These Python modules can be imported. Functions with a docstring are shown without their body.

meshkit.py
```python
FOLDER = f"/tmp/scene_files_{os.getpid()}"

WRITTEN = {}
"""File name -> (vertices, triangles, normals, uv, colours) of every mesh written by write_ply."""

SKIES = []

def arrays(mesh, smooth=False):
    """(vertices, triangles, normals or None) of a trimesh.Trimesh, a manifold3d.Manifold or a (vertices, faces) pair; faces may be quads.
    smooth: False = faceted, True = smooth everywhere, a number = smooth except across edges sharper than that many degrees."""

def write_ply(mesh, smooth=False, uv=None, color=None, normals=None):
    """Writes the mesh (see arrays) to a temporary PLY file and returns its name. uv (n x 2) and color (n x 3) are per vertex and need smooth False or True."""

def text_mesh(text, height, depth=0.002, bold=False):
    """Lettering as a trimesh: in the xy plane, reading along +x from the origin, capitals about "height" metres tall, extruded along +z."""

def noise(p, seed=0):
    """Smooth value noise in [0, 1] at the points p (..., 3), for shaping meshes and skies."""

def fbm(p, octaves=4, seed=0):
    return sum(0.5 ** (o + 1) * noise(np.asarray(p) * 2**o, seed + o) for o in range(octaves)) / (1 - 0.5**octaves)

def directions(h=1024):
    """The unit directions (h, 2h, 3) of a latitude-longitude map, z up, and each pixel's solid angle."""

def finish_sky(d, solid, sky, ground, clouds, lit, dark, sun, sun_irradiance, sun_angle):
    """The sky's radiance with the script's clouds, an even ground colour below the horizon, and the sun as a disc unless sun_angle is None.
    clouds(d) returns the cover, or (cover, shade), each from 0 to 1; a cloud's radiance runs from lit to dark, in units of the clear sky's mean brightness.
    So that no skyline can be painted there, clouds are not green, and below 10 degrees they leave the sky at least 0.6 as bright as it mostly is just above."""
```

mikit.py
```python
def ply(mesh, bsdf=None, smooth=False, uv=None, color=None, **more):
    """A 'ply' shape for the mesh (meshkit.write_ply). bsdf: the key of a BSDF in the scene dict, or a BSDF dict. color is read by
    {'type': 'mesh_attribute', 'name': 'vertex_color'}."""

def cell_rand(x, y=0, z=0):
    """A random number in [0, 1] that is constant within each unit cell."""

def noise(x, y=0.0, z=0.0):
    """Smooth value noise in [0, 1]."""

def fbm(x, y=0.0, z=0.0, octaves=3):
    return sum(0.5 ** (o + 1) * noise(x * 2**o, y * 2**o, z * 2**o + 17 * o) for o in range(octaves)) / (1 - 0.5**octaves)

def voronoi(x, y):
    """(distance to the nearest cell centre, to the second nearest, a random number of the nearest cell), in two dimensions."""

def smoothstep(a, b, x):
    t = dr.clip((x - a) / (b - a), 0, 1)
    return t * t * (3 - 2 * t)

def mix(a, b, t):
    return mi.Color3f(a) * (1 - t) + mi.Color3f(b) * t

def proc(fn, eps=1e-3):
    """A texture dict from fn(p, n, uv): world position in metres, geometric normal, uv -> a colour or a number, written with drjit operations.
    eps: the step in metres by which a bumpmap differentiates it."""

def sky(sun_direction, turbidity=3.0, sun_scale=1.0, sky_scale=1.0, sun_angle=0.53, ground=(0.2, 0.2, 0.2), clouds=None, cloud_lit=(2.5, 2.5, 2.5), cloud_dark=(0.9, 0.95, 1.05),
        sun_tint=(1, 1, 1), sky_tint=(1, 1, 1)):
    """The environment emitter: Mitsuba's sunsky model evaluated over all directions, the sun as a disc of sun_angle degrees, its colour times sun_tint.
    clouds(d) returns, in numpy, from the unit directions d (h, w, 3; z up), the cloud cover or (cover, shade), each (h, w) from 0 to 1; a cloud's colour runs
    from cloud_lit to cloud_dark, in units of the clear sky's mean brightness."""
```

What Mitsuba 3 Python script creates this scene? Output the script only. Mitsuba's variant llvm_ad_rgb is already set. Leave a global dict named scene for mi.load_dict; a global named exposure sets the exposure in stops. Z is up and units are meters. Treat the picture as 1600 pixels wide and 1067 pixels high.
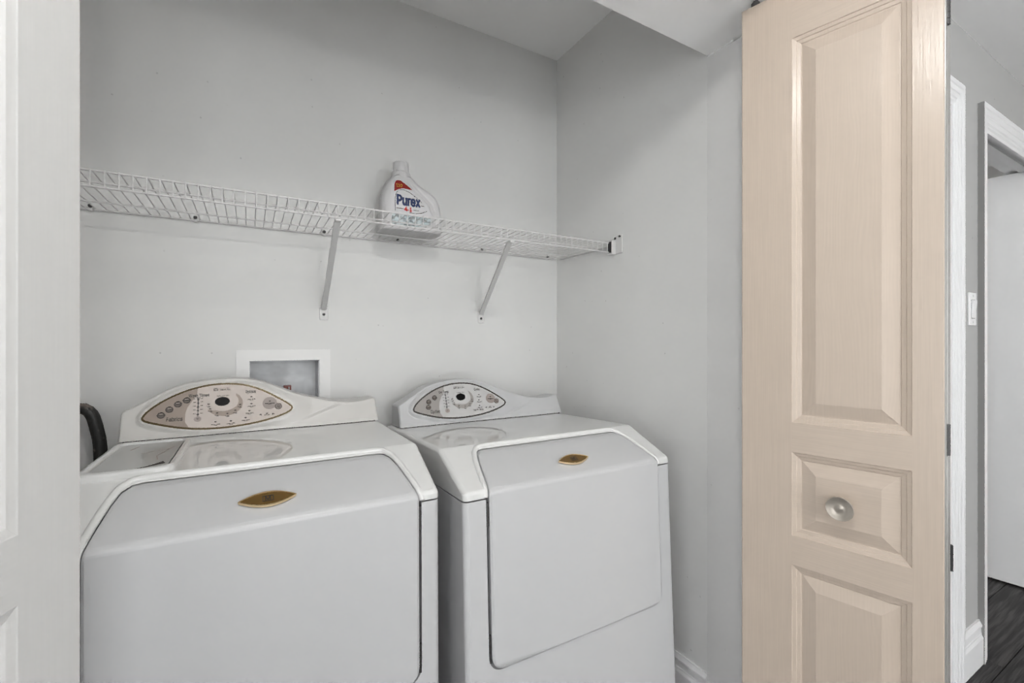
import math, random
import numpy as np
import trimesh, manifold3d, shapely
import shapely.geometry as sg
from scipy.interpolate import CubicSpline, PchipInterpolator
import drjit as dr
import mitsuba as mi
import mikit, meshkit
from mikit import proc, noise, fbm, smoothstep, mix

random.seed(7)
rng = np.random.default_rng(7)
scene, labels = {'type': 'scene'}, {}
T4 = mi.ScalarTransform4f

# ------------------------------------------------------------------ camera, sky, exposure
FOCAL, YAW, EYE = 709.0, math.radians(30.05), 1.21
scene['camera'] = {
    'type': 'perspective', 'fov_axis': 'x', 'fov': math.degrees(2 * math.atan(800 / FOCAL)), 'near_clip': 0.02, 'far_clip': 100.0,
    'principal_point_offset_y': 2.5 / 1067,
    'to_world': T4().look_at(origin=[0, 0, EYE], target=[math.sin(YAW), math.cos(YAW), EYE], up=[0, 0, 1])}
scene['sky'] = {'type': 'constant', 'radiance': {'type': 'rgb', 'value': [3.5, 3.54, 3.58]}}     # overcast daylight
exposure = 0.0
LAMP_NEAR, LAMP_REAR, LAMP_END, LAMP_ROOM = 100.0, 95.0, 38.0, 66.0

# ------------------------------------------------------------------ materials
def rgb(*c):
    return {'type': 'rgb', 'value': list(c if len(c) == 3 else c * 3)}
def mat(key, d):
    scene[key] = d if d['type'] in ('twosided', 'dielectric', 'thindielectric') else {'type': 'twosided', 'bsdf': d}
    return key
def paint(key, c, rough=0.5, spec=0.4):
    return mat(key, {'type': 'principled', 'base_color': c if isinstance(c, dict) else rgb(*c), 'roughness': rough, 'specular': spec})
def gloss(key, c, alpha=0.05):
    return mat(key, {'type': 'roughplastic', 'distribution': 'ggx', 'alpha': alpha, 'diffuse_reflectance': rgb(*c), 'nonlinear': True})

def speckle(base):
    def fn(p, n, uv):
        a = dr.select(dr.abs(n.x) > 0.5, p.y, p.x)
        d, _, r = mikit.voronoi(a * 9.0, p.z * 9.0)
        spot = smoothstep(0.035, 0.015, d) * smoothstep(0.72, 0.9, r) * 0.22
        cloud = 1.0 + 0.025 * (fbm(a * 3.0, p.z * 3.0, 4.0) - 0.5)
        return mi.Color3f(*base) * (cloud * (1.0 - spot))
    return proc(fn)
paint('closet_paint', speckle((0.68, 0.682, 0.674)), 0.5, 0.35)
paint('hall_paint', speckle((0.44, 0.44, 0.435)), 0.6, 0.3)
paint('ceiling_paint', (0.89, 0.89, 0.885), 0.7, 0.2)
paint('trim_white', (0.82, 0.825, 0.83), 0.32, 0.5)
paint('jamb_paint', speckle((0.64, 0.64, 0.635)), 0.42, 0.4)
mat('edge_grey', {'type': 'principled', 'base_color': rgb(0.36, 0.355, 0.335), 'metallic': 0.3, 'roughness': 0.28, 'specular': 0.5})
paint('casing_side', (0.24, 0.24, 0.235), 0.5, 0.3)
paint('off_white', (0.75, 0.75, 0.745), 0.4, 0.4)
paint('rear_paint', (0.8, 0.8, 0.79), 0.6, 0.3)
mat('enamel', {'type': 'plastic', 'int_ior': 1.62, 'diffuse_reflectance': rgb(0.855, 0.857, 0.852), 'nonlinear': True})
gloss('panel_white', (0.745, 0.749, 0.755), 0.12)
gloss('console_plastic', (0.80, 0.792, 0.775), 0.10)
gloss('print_field', (0.78, 0.725, 0.685), 0.18)
gloss('print_field_grey', (0.77, 0.765, 0.76), 0.18)
gloss('print_sector', (0.54, 0.465, 0.41), 0.2)
gloss('print_sector_grey', (0.57, 0.545, 0.525), 0.2)
gloss('ink', (0.035, 0.03, 0.03), 0.3)
gloss('ink_brown', (0.055, 0.042, 0.036), 0.3)
gloss('ink_soft', (0.24, 0.20, 0.18), 0.3)
gloss('ink_pale', (0.56, 0.50, 0.47), 0.25)
mat('display_black', {'type': 'roughplastic', 'alpha': 0.15, 'diffuse_reflectance': rgb(0.004, 0.004, 0.004), 'specular_reflectance': rgb(0.25, 0.25, 0.25)})
mat('rim_gold', {'type': 'principled', 'base_color': rgb(0.075, 0.052, 0.02), 'metallic': 0.5, 'roughness': 0.3})
mat('rim_dark', {'type': 'principled', 'base_color': rgb(0.045, 0.04, 0.036), 'metallic': 0.3, 'roughness': 0.4})
mat('gold', {'type': 'principled', 'base_color': rgb(0.80, 0.64, 0.40), 'metallic': 0.9, 'roughness': 0.25})
mat('bronze', {'type': 'principled', 'base_color': rgb(0.15, 0.085, 0.022), 'metallic': 0.35, 'roughness': 0.3})
mat('dark_metal', {'type': 'principled', 'base_color': rgb(0.09, 0.09, 0.09), 'metallic': 0.7, 'roughness': 0.4})
mat('steel', {'type': 'principled', 'base_color': rgb(0.42, 0.42, 0.42), 'metallic': 0.9, 'roughness': 0.35})
mat('copper_red', {'type': 'principled', 'base_color': rgb(0.16, 0.06, 0.05), 'metallic': 0.5, 'roughness': 0.4})
gloss('wire_white', (0.88, 0.88, 0.875), 0.2)
gloss('clip_dark', (0.07, 0.07, 0.07), 0.3)
gloss('lid_grey', (0.64, 0.645, 0.635), 0.02)
gloss('bottle_white', (0.86, 0.855, 0.86), 0.22)
gloss('label_white', (0.87, 0.87, 0.88), 0.25)
gloss('label_red', (0.42, 0.015, 0.012), 0.25)
gloss('label_blue', (0.01, 0.035, 0.17), 0.25)
gloss('label_yellow', (0.8, 0.55, 0.08), 0.25)
gloss('label_scarlet', (0.75, 0.03, 0.02), 0.25)
def water(p, n, uv):
    w = fbm(p.x * 60.0, p.z * 160.0, 3.0)
    d = smoothstep(0.45, 0.75, fbm(p.x * 90.0 + 7.0, p.z * 150.0, 9.0))
    return mix((0.42, 0.56, 0.60), (0.66, 0.72, 0.74), w) * (1.0 - 0.65 * d)
mat('label_water', {'type': 'roughplastic', 'alpha': 0.25, 'diffuse_reflectance': proc(water)})
def box_back(p, n, uv):
    w = fbm(p.x * 22.0, p.z * 22.0, 1.0)
    return mi.Color3f(0.50, 0.515, 0.53) * (0.72 + 0.56 * w)
mat('box_interior', {'type': 'principled', 'base_color': proc(box_back), 'roughness': 0.35, 'specular': 0.5})
def rubber(p, n, uv):
    w = smoothstep(0.56, 0.70, fbm(p.x * 45.0, p.y * 45.0, p.z * 30.0))
    return mix((0.012, 0.012, 0.011), (0.13, 0.105, 0.09), w)
mat('rubber', {'type': 'principled', 'base_color': proc(rubber), 'roughness': 0.45, 'specular': 0.5})

PLANK_W, PLANK_L = 0.18, 1.2
def wood(p, n, uv):
    row = dr.floor(p.y / PLANK_W)
    off = mikit.cell_rand(row, 3, 1) * PLANK_L
    col = dr.floor((p.x + off) / PLANK_L)
    r = mikit.cell_rand(row, col, 5)
    wob = fbm(p.x * 2.0 + r * 40.0, p.y * 6.0, r * 9.0) * 1.2
    g = fbm(p.x * 5.0 + r * 31.0, p.y * 75.0 + wob * 3.0, 2.0, 4)
    g = g * 0.75 + 0.25 * noise(p.x * 14.0, p.y * 330.0 + wob * 6.0)
    base = mix((0.013, 0.012, 0.012), (0.062, 0.058, 0.057), smoothstep(0.28, 0.80, g))
    return base * (0.7 + 0.55 * r)
mat('floor_wood', {'type': 'principled', 'base_color': proc(wood), 'roughness': 0.42, 'specular': 0.25})

def leaf_material(key, base, origin, along, rough, zbands, wide, bump=0.00016, tint=0.07):
    """Painted moulded door skin: embossed grain, upright on stiles and tall fields, level on rails."""
    ox, oy = origin; ax, ay = along
    def grain(p):
        w = (p.x - ox) * ax + (p.y - oy) * ay
        up = noise(w * 420.0, p.z * 11.0) * 0.6 + noise(w * 800.0 + 50.0, p.z * 24.0) * 0.4
        swirl = fbm(w * 16.0, p.z * 3.0, 7.0) * 9.0
        up2 = 0.5 + 0.5 * dr.sin(w * 900.0 + swirl * 5.0)
        tall = 0.55 * up + 0.45 * (up2 * noise(w * 60.0, p.z * 9.0) + 0.25)
        level = noise(p.z * 420.0, w * 11.0 + 90.0) * 0.6 + noise(p.z * 800.0, w * 24.0) * 0.4
        inside = (w > wide[0]) & (w < wide[1])
        rail = mi.Bool(False)
        for a, b in zbands:
            rail |= (p.z > a) & (p.z < b)
        return dr.select(inside & rail, level, dr.select(inside, tall, up))
    def col(p, n, uv):
        return mi.Color3f(*base) * (1.0 - tint * 0.5 + tint * grain(p))
    def bmp(p, n, uv):
        return grain(p)
    mat(key, {'type': 'twosided', 'bsdf': {'type': 'bumpmap', 'arbitrary': {'type': 'proc', **{k: v for k, v in proc(bmp, 0.0006).items() if k != 'type'}}, 'scale': bump,
         'bsdf': {'type': 'principled', 'base_color': proc(col), 'roughness': rough, 'specular': 0.5}}})
    return key

# ------------------------------------------------------------------ mesh helpers
def cat(ms):
    return trimesh.util.concatenate([m for m in ms])
def box(x0, x1, y0, y1, z0, z1):
    return trimesh.creation.box(bounds=[[x0, y0, z0], [x1, y1, z1]])
def tm(m):
    q = m.to_mesh()
    return trimesh.Trimesh(np.array(q.vert_properties[:, :3]), np.array(q.tri_verts), process=False)
def mf(t):
    return manifold3d.Manifold(manifold3d.Mesh(np.asarray(t.vertices, np.float32), np.asarray(t.faces, np.uint32)))
def ball(p, r, seg=24):
    return manifold3d.Manifold.sphere(r, seg).translate([float(a) for a in p])
def hull_pts(pts):
    return manifold3d.Manifold.hull_points(np.asarray(pts, float))
def rbox(x0, x1, y0, y1, z0, z1, r=0.003, seg=12):
    return tm(manifold3d.Manifold.batch_hull([ball((x, y, z), r, seg) for x in (x0 + r, x1 - r) for y in (y0 + r, y1 - r) for z in (z0 + r, z1 - r)]))
def tube(pts, r, sides=8, caps=True, ref=None):
    p = np.asarray(pts, float); n = len(p)
    t = np.gradient(p, axis=0) if n > 2 else np.repeat([p[1] - p[0]], 2, 0)
    t /= np.linalg.norm(t, axis=1, keepdims=True)
    ref = np.array(ref) if ref is not None else np.array([0.31, 0.17, 0.93]) if abs(t[:, 2]).max() < 0.9 else np.array([0.9, 0.25, 0.1])
    a = np.cross(t, ref); a /= np.linalg.norm(a, axis=1, keepdims=True); b = np.cross(t, a)
    ang = np.arange(sides) * 2 * np.pi / sides
    rr = np.broadcast_to(r, (n,))
    v = p[:, None] + rr[:, None, None] * (np.cos(ang)[None, :, None] * a[:, None] + np.sin(ang)[None, :, None] * b[:, None])
    f = []
    for i in range(n - 1):
        for j in range(sides):
            k = (j + 1) % sides
            f += [[i * sides + j, i * sides + k, (i + 1) * sides + k], [i * sides + j, (i + 1) * sides + k, (i + 1) * sides + j]]
    v = v.reshape(-1, 3)
    if caps:
        c0, c1 = len(v), len(v) + 1
        v = np.vstack([v, p[0], p[-1]])
        for j in range(sides):
            k = (j + 1) % sides
            f += [[c0, k, j], [c1, (n - 1) * sides + j, (n - 1) * sides + k]]
    m = trimesh.Trimesh(v, f, process=False)
    if m.volume < 0:
        m.invert()
    return m
def lathe(prof, sides=40):
    """prof: (radius, height) from one pole to the other."""
    m = trimesh.creation.revolve(np.asarray(prof, float), sections=sides)
    if m.volume < 0:
        m.invert()
    return m
def xf(m, M):
    m = m.copy(); m.apply_transform(M); return m
def trans(x, y, z):
    M = np.eye(4); M[:3, 3] = x, y, z; return M
def rotx(a):
    return trimesh.transformations.rotation_matrix(a, [1, 0, 0])
def rotz(a):
    return trimesh.transformations.rotation_matrix(a, [0, 0, 1])
def extr(poly, d):
    ps = [g for g in getattr(poly, 'geoms', [poly]) if not g.is_empty and g.area > 1e-10]
    return cat([trimesh.creation.extrude_polygon(g, d, engine='earcut') for g in ps])
def smooth_loop(pts, n=160, passes=2):
    p = np.asarray(pts, float)
    for _ in range(passes):
        q = np.roll(p, -1, 0)
        p = np.stack([0.75 * p + 0.25 * q, 0.25 * p + 0.75 * q], 1).reshape(-1, 2)
    return p
def circ(cx, cz, rx, rz=None, n=28):
    a = np.arange(n) * 2 * np.pi / n
    return sg.Polygon(np.c_[cx + rx * np.cos(a), cz + (rz or rx) * np.sin(a)])
def ring(cx, cz, r, w, n=28, sx=1.0):
    return circ(cx, cz, r * sx, r, n).difference(circ(cx, cz, (r - w) * sx, r - w, n))

_taken = set()
def key_for(base):
    k, i = base, 0
    while k in _taken:
        i += 1; k = f'{base}_{i:03d}'
    _taken.add(k); return k
def put(parent, name, mesh, m, smooth=False, label=None):
    k = key_for(f'{parent}__{name}' if parent else name)
    scene[k] = mikit.ply(mesh, m, smooth)
    if label:
        labels[k] = {'label': label}
    return k
def thing(name, label, cat_, group=None):
    k = key_for(name); labels[k] = {'label': label, 'category': cat_}
    if group: labels[k]['group'] = group
    return k
def struct(name, mesh, m, smooth=False, label=None):
    k = put(None, name, mesh, m, smooth)
    labels[k] = {'kind': 'structure'}
    if label: labels[k]['label'] = label
    return k

# ------------------------------------------------------------------ the setting
XR, YB, XL = 1.2676, 1.765, -0.50            # closet: right wall, back wall, left wall
YF, YJ = 0.600, 0.942                        # hall face of the front wall, closet face of the header
ZH, ZC, ZHALL = 2.1165, 2.54, 2.326          # header soffit, closet ceiling, hall ceiling
HX0, HX1, HY0 = -2.2, 4.4, -2.4              # hall
RX0, RY1, ZR = 1.40, 3.2, 2.40               # the room beyond the doorway
DX0, DX1, DZ = 2.441, 3.295, 2.035           # doorway
CX0, CX1 = 1.36, 2.085                       # shut hall door
BX0, BX1, BZ0, BZ1 = 0.0, 0.2176, 0.90, 1.139   # opening of the outlet box in the back wall

wb = [box(XL - 0.12, BX0, YB, YB + 0.12, -0.01, ZC + 0.1), box(BX1, XR + 0.13, YB, YB + 0.12, -0.01, ZC + 0.1),
      box(BX0, BX1, YB, YB + 0.12, -0.01, BZ0), box(BX0, BX1, YB, YB + 0.12, BZ1, ZC + 0.1)]
struct('wall_back', cat(wb), 'closet_paint')
struct('wall_right', box(XR, RX0, YJ, YB, -0.01, ZC + 0.1), 'closet_paint')
struct('wall_left', box(XL - 0.12, XL, YF, YB, -0.01, ZC + 0.1), 'closet_paint')
struct('ceiling', box(XL - 0.12, XR + 0.13, YF, YB + 0.12, ZC, ZC + 0.1), 'ceiling_paint')
wf = [box(HX0, XL - 0.0, YF, YF + 0.12, -0.01, ZHALL), box(XR + 0.016, CX0, YF, YF + 0.12, -0.01, ZHALL), box(CX0, CX1, YF, YF + 0.12, DZ, ZHALL),
      box(CX1, DX0 - 0.018, YF, YF + 0.12, -0.01, ZHALL), box(DX0 - 0.018, DX1 + 0.018, YF, YF + 0.12, DZ + 0.018, ZHALL), box(DX1 + 0.018, HX1, YF, YF + 0.12, -0.01, ZHALL),
      box(XL, XR + 0.016, YF, YF + 0.12, ZH + 0.02, ZHALL)]
struct('wall_front', cat(wf), 'hall_paint')
struct('wall_header', box(XL, XR, YF + 0.12, YJ - 0.002, ZH + 0.012, ZC), 'closet_paint')
struct('trim_1', rbox(XL, XR - 0.003, YF, YJ, ZH, ZH + 0.014, 0.0015, 8), 'ceiling_paint')            # board under the header
struct('trim_2', rbox(XR - 0.004, XR + 0.016, YF, YJ, -0.005, ZH - 0.006, 0.0015, 8), 'jamb_paint')   # jamb board at the right
struct('trim_3', rbox(XL - 0.014, XL + 0.004, YF, YJ, -0.005, ZH - 0.003, 0.0015, 8), 'jamb_paint')
struct('ceiling_hall', box(HX0, HX1, HY0, YF, ZHALL, ZHALL + 0.1), 'ceiling_paint')
struct('wall_hall_left', cat([box(HX0 - 0.1, HX0, HY0, YF + 0.1, -0.01, 0.06), box(HX0 - 0.1, HX0, HY0, YF + 0.1, 2.18, ZHALL + 0.1), box(HX0 - 0.1, HX0, HY0, -2.1, 0.06, 2.18),
                                box(HX0 - 0.1, HX0, -0.35, YF + 0.1, 0.06, 2.18)]), 'rear_paint')     # wide window at the hall's left end
struct('wall_hall_right', box(HX1, HX1 + 0.1, HY0, RY1, -0.01, ZR + 0.1), 'rear_paint')
struct('wall_hall_rear', cat([box(HX0, HX1, HY0 - 0.1, HY0, -0.01, 0.06), box(HX0, HX1, HY0 - 0.1, HY0, 2.16, ZHALL + 0.1), box(HX0, -0.5, HY0 - 0.1, HY0, 0.06, 2.16),
                               box(1.6, HX1, HY0 - 0.1, HY0, 0.06, 2.16)]), 'rear_paint')
struct('wall_room_rear', box(RX0, HX1, RY1, RY1 + 0.1, -0.01, ZR + 0.1), 'closet_paint')
struct('wall_room_left', box(RX0 - 0.02, RX0 + 0.01, YB + 0.0, RY1, -0.01, ZR + 0.1), 'closet_paint')
struct('ceiling_room', box(RX0, HX1, YF + 0.12, RY1, ZR, ZR + 0.1), 'ceiling_paint')

fl = struct('floor', box(HX0 - 0.1, HX1 + 0.1, HY0 - 0.1, RY1 + 0.1, -0.08, -0.008), 'floor_wood')
def cell_rand_np(x, y, z):
    M = 0xFFFFFFFF
    x, y, z = [(int(math.floor(v)) + 1000000) & M for v in (x, y, z)]
    h = (x * 374761393 + y * 668265263 + z * 2147483647) & M
    h = ((h ^ (h >> 13)) * 1274126177) & M
    return ((h ^ (h >> 16)) & 0xFFFFFF) / 16777215.0
for row in range(-4, 10):
    y0, y1 = row * PLANK_W, (row + 1) * PLANK_W
    y1 = min(y1, YB - 0.001)
    off = cell_rand_np(row, 3, 1) * PLANK_L
    for c in range(-2, 6):
        x0, x1 = c * PLANK_L - off, (c + 1) * PLANK_L - off
        x0, x1 = max(x0, XL + 0.001), min(x1, HX1 - 0.001)
        if x1 - x0 < 0.05: continue
        g, b = 0.0008, 0.0015
        lo = [(x0 + g, y0 + g), (x1 - g, y0 + g), (x1 - g, y1 - g), (x0 + g, y1 - g)]
        hi = [(x0 + g + b, y0 + g + b), (x1 - g - b, y0 + g + b), (x1 - g - b, y1 - g - b), (x0 + g + b, y1 - g - b)]
        v = [(*q, -0.008) for q in lo] + [(*q, -b) for q in lo] + [(*q, 0.0) for q in hi]
        f = [[8, 9, 10, 11]] + [[i + 4 * k, (i + 1) % 4 + 4 * k, (i + 1) % 4 + 4 * k + 4, i + 4 * k + 4] for k in (0, 1) for i in range(4)]
        put(fl, 'plank', (np.array(v), np.array(f)), 'floor_wood')

def profile_run(prof, p0, p1, up_is_z=True, out=None):
    """Extrudes a (depth, height) profile from p0 to p1; out: the horizontal direction the depth points to."""
    p0, p1, out = np.array(p0, float), np.array(p1, float), np.array(out, float)
    n = len(prof)
    v = [p + d * out + np.array([0, 0, h]) for p in (p0, p1) for d, h in prof]
    f = []
    for i in range(n):
        j = (i + 1) % n
        f += [[i, j, n + j], [i, n + j, n + i]]
    tri = trimesh.creation.triangulate_polygon(sg.Polygon(prof), engine='earcut')
    lut = {tuple(np.round(q, 7)): i for i, q in enumerate(prof)}
    for t in tri[1]:
        ids = [lut[tuple(np.round(tri[0][q], 7))] for q in t]
        f += [ids, [n + q for q in ids[::-1]]]
    m = trimesh.Trimesh(np.array(v), f, process=False)
    trimesh.repair.fix_normals(m)
    return m
BASE = [(0, 0.001), (0.014, 0.001), (0.014, 0.088), (0.010, 0.097), (0.010, 0.101), (0.0085, 0.104), (0.0085, 0.120), (0.011, 0.124), (0.011, 0.130), (0.005, 0.141), (0.005, 0.145), (0, 0.145)]
struct('baseboard_right', profile_run(BASE, (XR, YJ, 0), (XR, YB, 0), out=(-1, 0, 0)), 'trim_white')
struct('baseboard_back', profile_run(BASE, (XL, YB, 0), (XR, YB, 0), out=(0, -1, 0)), 'trim_white')
BASE2 = [(d * 1.15, h * 1.115) for d, h in BASE]
struct('baseboard_hall', profile_run(BASE2, (2.174, YF, 0), (DX0 - 0.071, YF, 0), out=(0, -1, 0)), 'trim_white')

CAS = [(0, 0), (0.019, 0), (0.019, 0.012), (0.0165, 0.015), (0.0165, 0.030), (0.0145, 0.033), (0.0145, 0.046), (0.012, 0.050), (0.012, 0.056), (0.009, 0.060), (0.009, 0.070), (0, 0.070)]
def casing(x0, x1, ztop, w, hw, flip=False):
    """Door casing on the hall wall around an opening: two legs and a head, as mitred profile runs (outer edge thick)."""
    ms = []
    n = len(CAS)
    def piece(a, b, c, d):      # outer start, outer end, inner start, inner end (x, z)
        v = []
        for s, e in ((a, c), (b, d)):
            for dep, q in CAS:
                k = q / 0.07
                v.append((s[0] + (e[0] - s[0]) * k, YF - dep, s[1] + (e[1] - s[1]) * k))
        f = []
        for i in range(n):
            j = (i + 1) % n
            f += [[i, j, n + j], [i, n + j, n + i]]
        tri = trimesh.creation.triangulate_polygon(sg.Polygon(CAS), engine='earcut')
        lut = {tuple(np.round(q, 7)): i for i, q in enumerate(CAS)}
        for t in tri[1]:
            ids = [lut[tuple(np.round(tri[0][q], 7))] for q in t]
            f += [ids, [n + q for q in ids[::-1]]]
        m = trimesh.Trimesh(np.array(v), f, process=False)
        trimesh.repair.fix_normals(m)
        return m
    ms.append(piece((x0 - w, 0.0), (x0 - w, ztop + hw), (x0, 0.0), (x0, ztop)))
    ms.append(piece((x1 + w, 0.0), (x1 + w, ztop + hw), (x1, 0.0), (x1, ztop)))
    ms.append(piece((x0 - w, ztop + hw), (x1 + w, ztop + hw), (x0, ztop), (x1, ztop)))
    return cat(ms)
struct('trim_4', casing(DX0, DX1, 2.0, 0.070, 0.100), 'trim_white')
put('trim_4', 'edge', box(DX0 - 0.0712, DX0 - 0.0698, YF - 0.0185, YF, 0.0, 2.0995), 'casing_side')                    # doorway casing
struct('trim_5', casing(CX0 + 0.012, CX1 + 0.004, 2.015, 0.085, 0.085), 'trim_white')  # casing of the shut door
# frame of the doorway, with the stop
jm = [box(DX0 - 0.018, DX0, YF + 0.001, YF + 0.125, 0, DZ), box(DX1, DX1 + 0.018, YF + 0.001, YF + 0.125, 0, DZ), box(DX0 - 0.018, DX1 + 0.018, YF + 0.001, YF + 0.125, DZ, DZ + 0.018),
      box(DX0, DX1, YF + 0.04, YF + 0.075, DZ - 0.012, DZ), box(DX0, DX0 + 0.012, YF + 0.04, YF + 0.075, 0, DZ - 0.012)]
struct('trim_6', cat(jm), 'trim_white')

# ------------------------------------------------------------------ moulded door leaves
LOOPS = [(0, 0), (0.0012, 0.0022), (0.0085, 0.0040), (0.0100, 0.0062), (0.0175, 0.0080), (0.0190, 0.0098), (0.0215, 0.0098), (0.051, 0.0015)]
LOOPS_SOFT = [(0, 0), (0.0018, 0.0008), (0.006, 0.0018), (0.0105, 0.0026), (0.0125, 0.0042), (0.0165, 0.0070), (0.0195, 0.0088), (0.0215, 0.0092), (0.0235, 0.0092), (0.051, 0.0015)]
def leaf_mesh(width, z0, z1, thick, panels, loops=LOOPS, edge=0.0025):
    """A leaf in local coordinates: w along +x, its face at y = 0 looking to -y, thickness to +y; panels: (w0, w1, z0, z1)."""
    V, Fc = [], []
    def quad(a, b, c, d):
        i = len(V); V.extend([a, b, c, d]); Fc.append([i, i + 1, i + 2]); Fc.append([i, i + 2, i + 3])
    ws = sorted({edge, width - edge, *[p[0] for p in panels], *[p[1] for p in panels]})
    zs = sorted({z0 + edge, z1 - edge, *[p[2] for p in panels], *[p[3] for p in panels]})
    for a, b in zip(ws, ws[1:]):
        for c, d in zip(zs, zs[1:]):
            if any(p[0] <= a + 1e-6 and b <= p[1] + 1e-6 and p[2] <= c + 1e-6 and d <= p[3] + 1e-6 for p in panels): continue
            quad((a, 0, c), (b, 0, c), (b, 0, d), (a, 0, d))
    for w0, w1, c0, c1 in panels:
        for (d0, h0), (d1, h1) in zip(loops, loops[1:]):
            A = [(w0 + d0, h0, c0 + d0), (w1 - d0, h0, c0 + d0), (w1 - d0, h0, c1 - d0), (w0 + d0, h0, c1 - d0)]
            B = [(w0 + d1, h1, c0 + d1), (w1 - d1, h1, c0 + d1), (w1 - d1, h1, c1 - d1), (w0 + d1, h1, c1 - d1)]
            for i in range(4):
                j = (i + 1) % 4
                quad(A[i], A[j], B[j], B[i])
        d, h = loops[-1]
        quad((w0 + d, h, c0 + d), (w1 - d, h, c0 + d), (w1 - d, h, c1 - d), (w0 + d, h, c1 - d))
    e = edge
    o = [(e, 0, z0 + e), (width - e, 0, z0 + e), (width - e, 0, z1 - e), (e, 0, z1 - e)]
    q = [(0, e, z0), (width, e, z0), (width, e, z1), (0, e, z1)]
    r = [(0, thick, z0), (width, thick, z0), (width, thick, z1), (0, thick, z1)]
    for i in range(4):
        j = (i + 1) % 4
        quad(q[i], q[j], o[j], o[i]); quad(r[i], r[j], q[j], q[i])
    quad(r[0], r[3], r[2], r[1])
    return trimesh.Trimesh(np.array(V), np.array(Fc), process=False)
def place_leaf(far, near_dir):
    """Matrix that puts local w along near_dir from the far corner, local -y to the left of it (towards the opening)."""
    ex = np.array([near_dir[0], near_dir[1], 0.0]); ez = np.array([0, 0, 1.0]); ey = np.cross(ez, ex)
    M = np.eye(4); M[:3, 0], M[:3, 1], M[:3, 2] = ex, ey, ez; M[:3, 3] = far[0], far[1], 0
    return M

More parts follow.
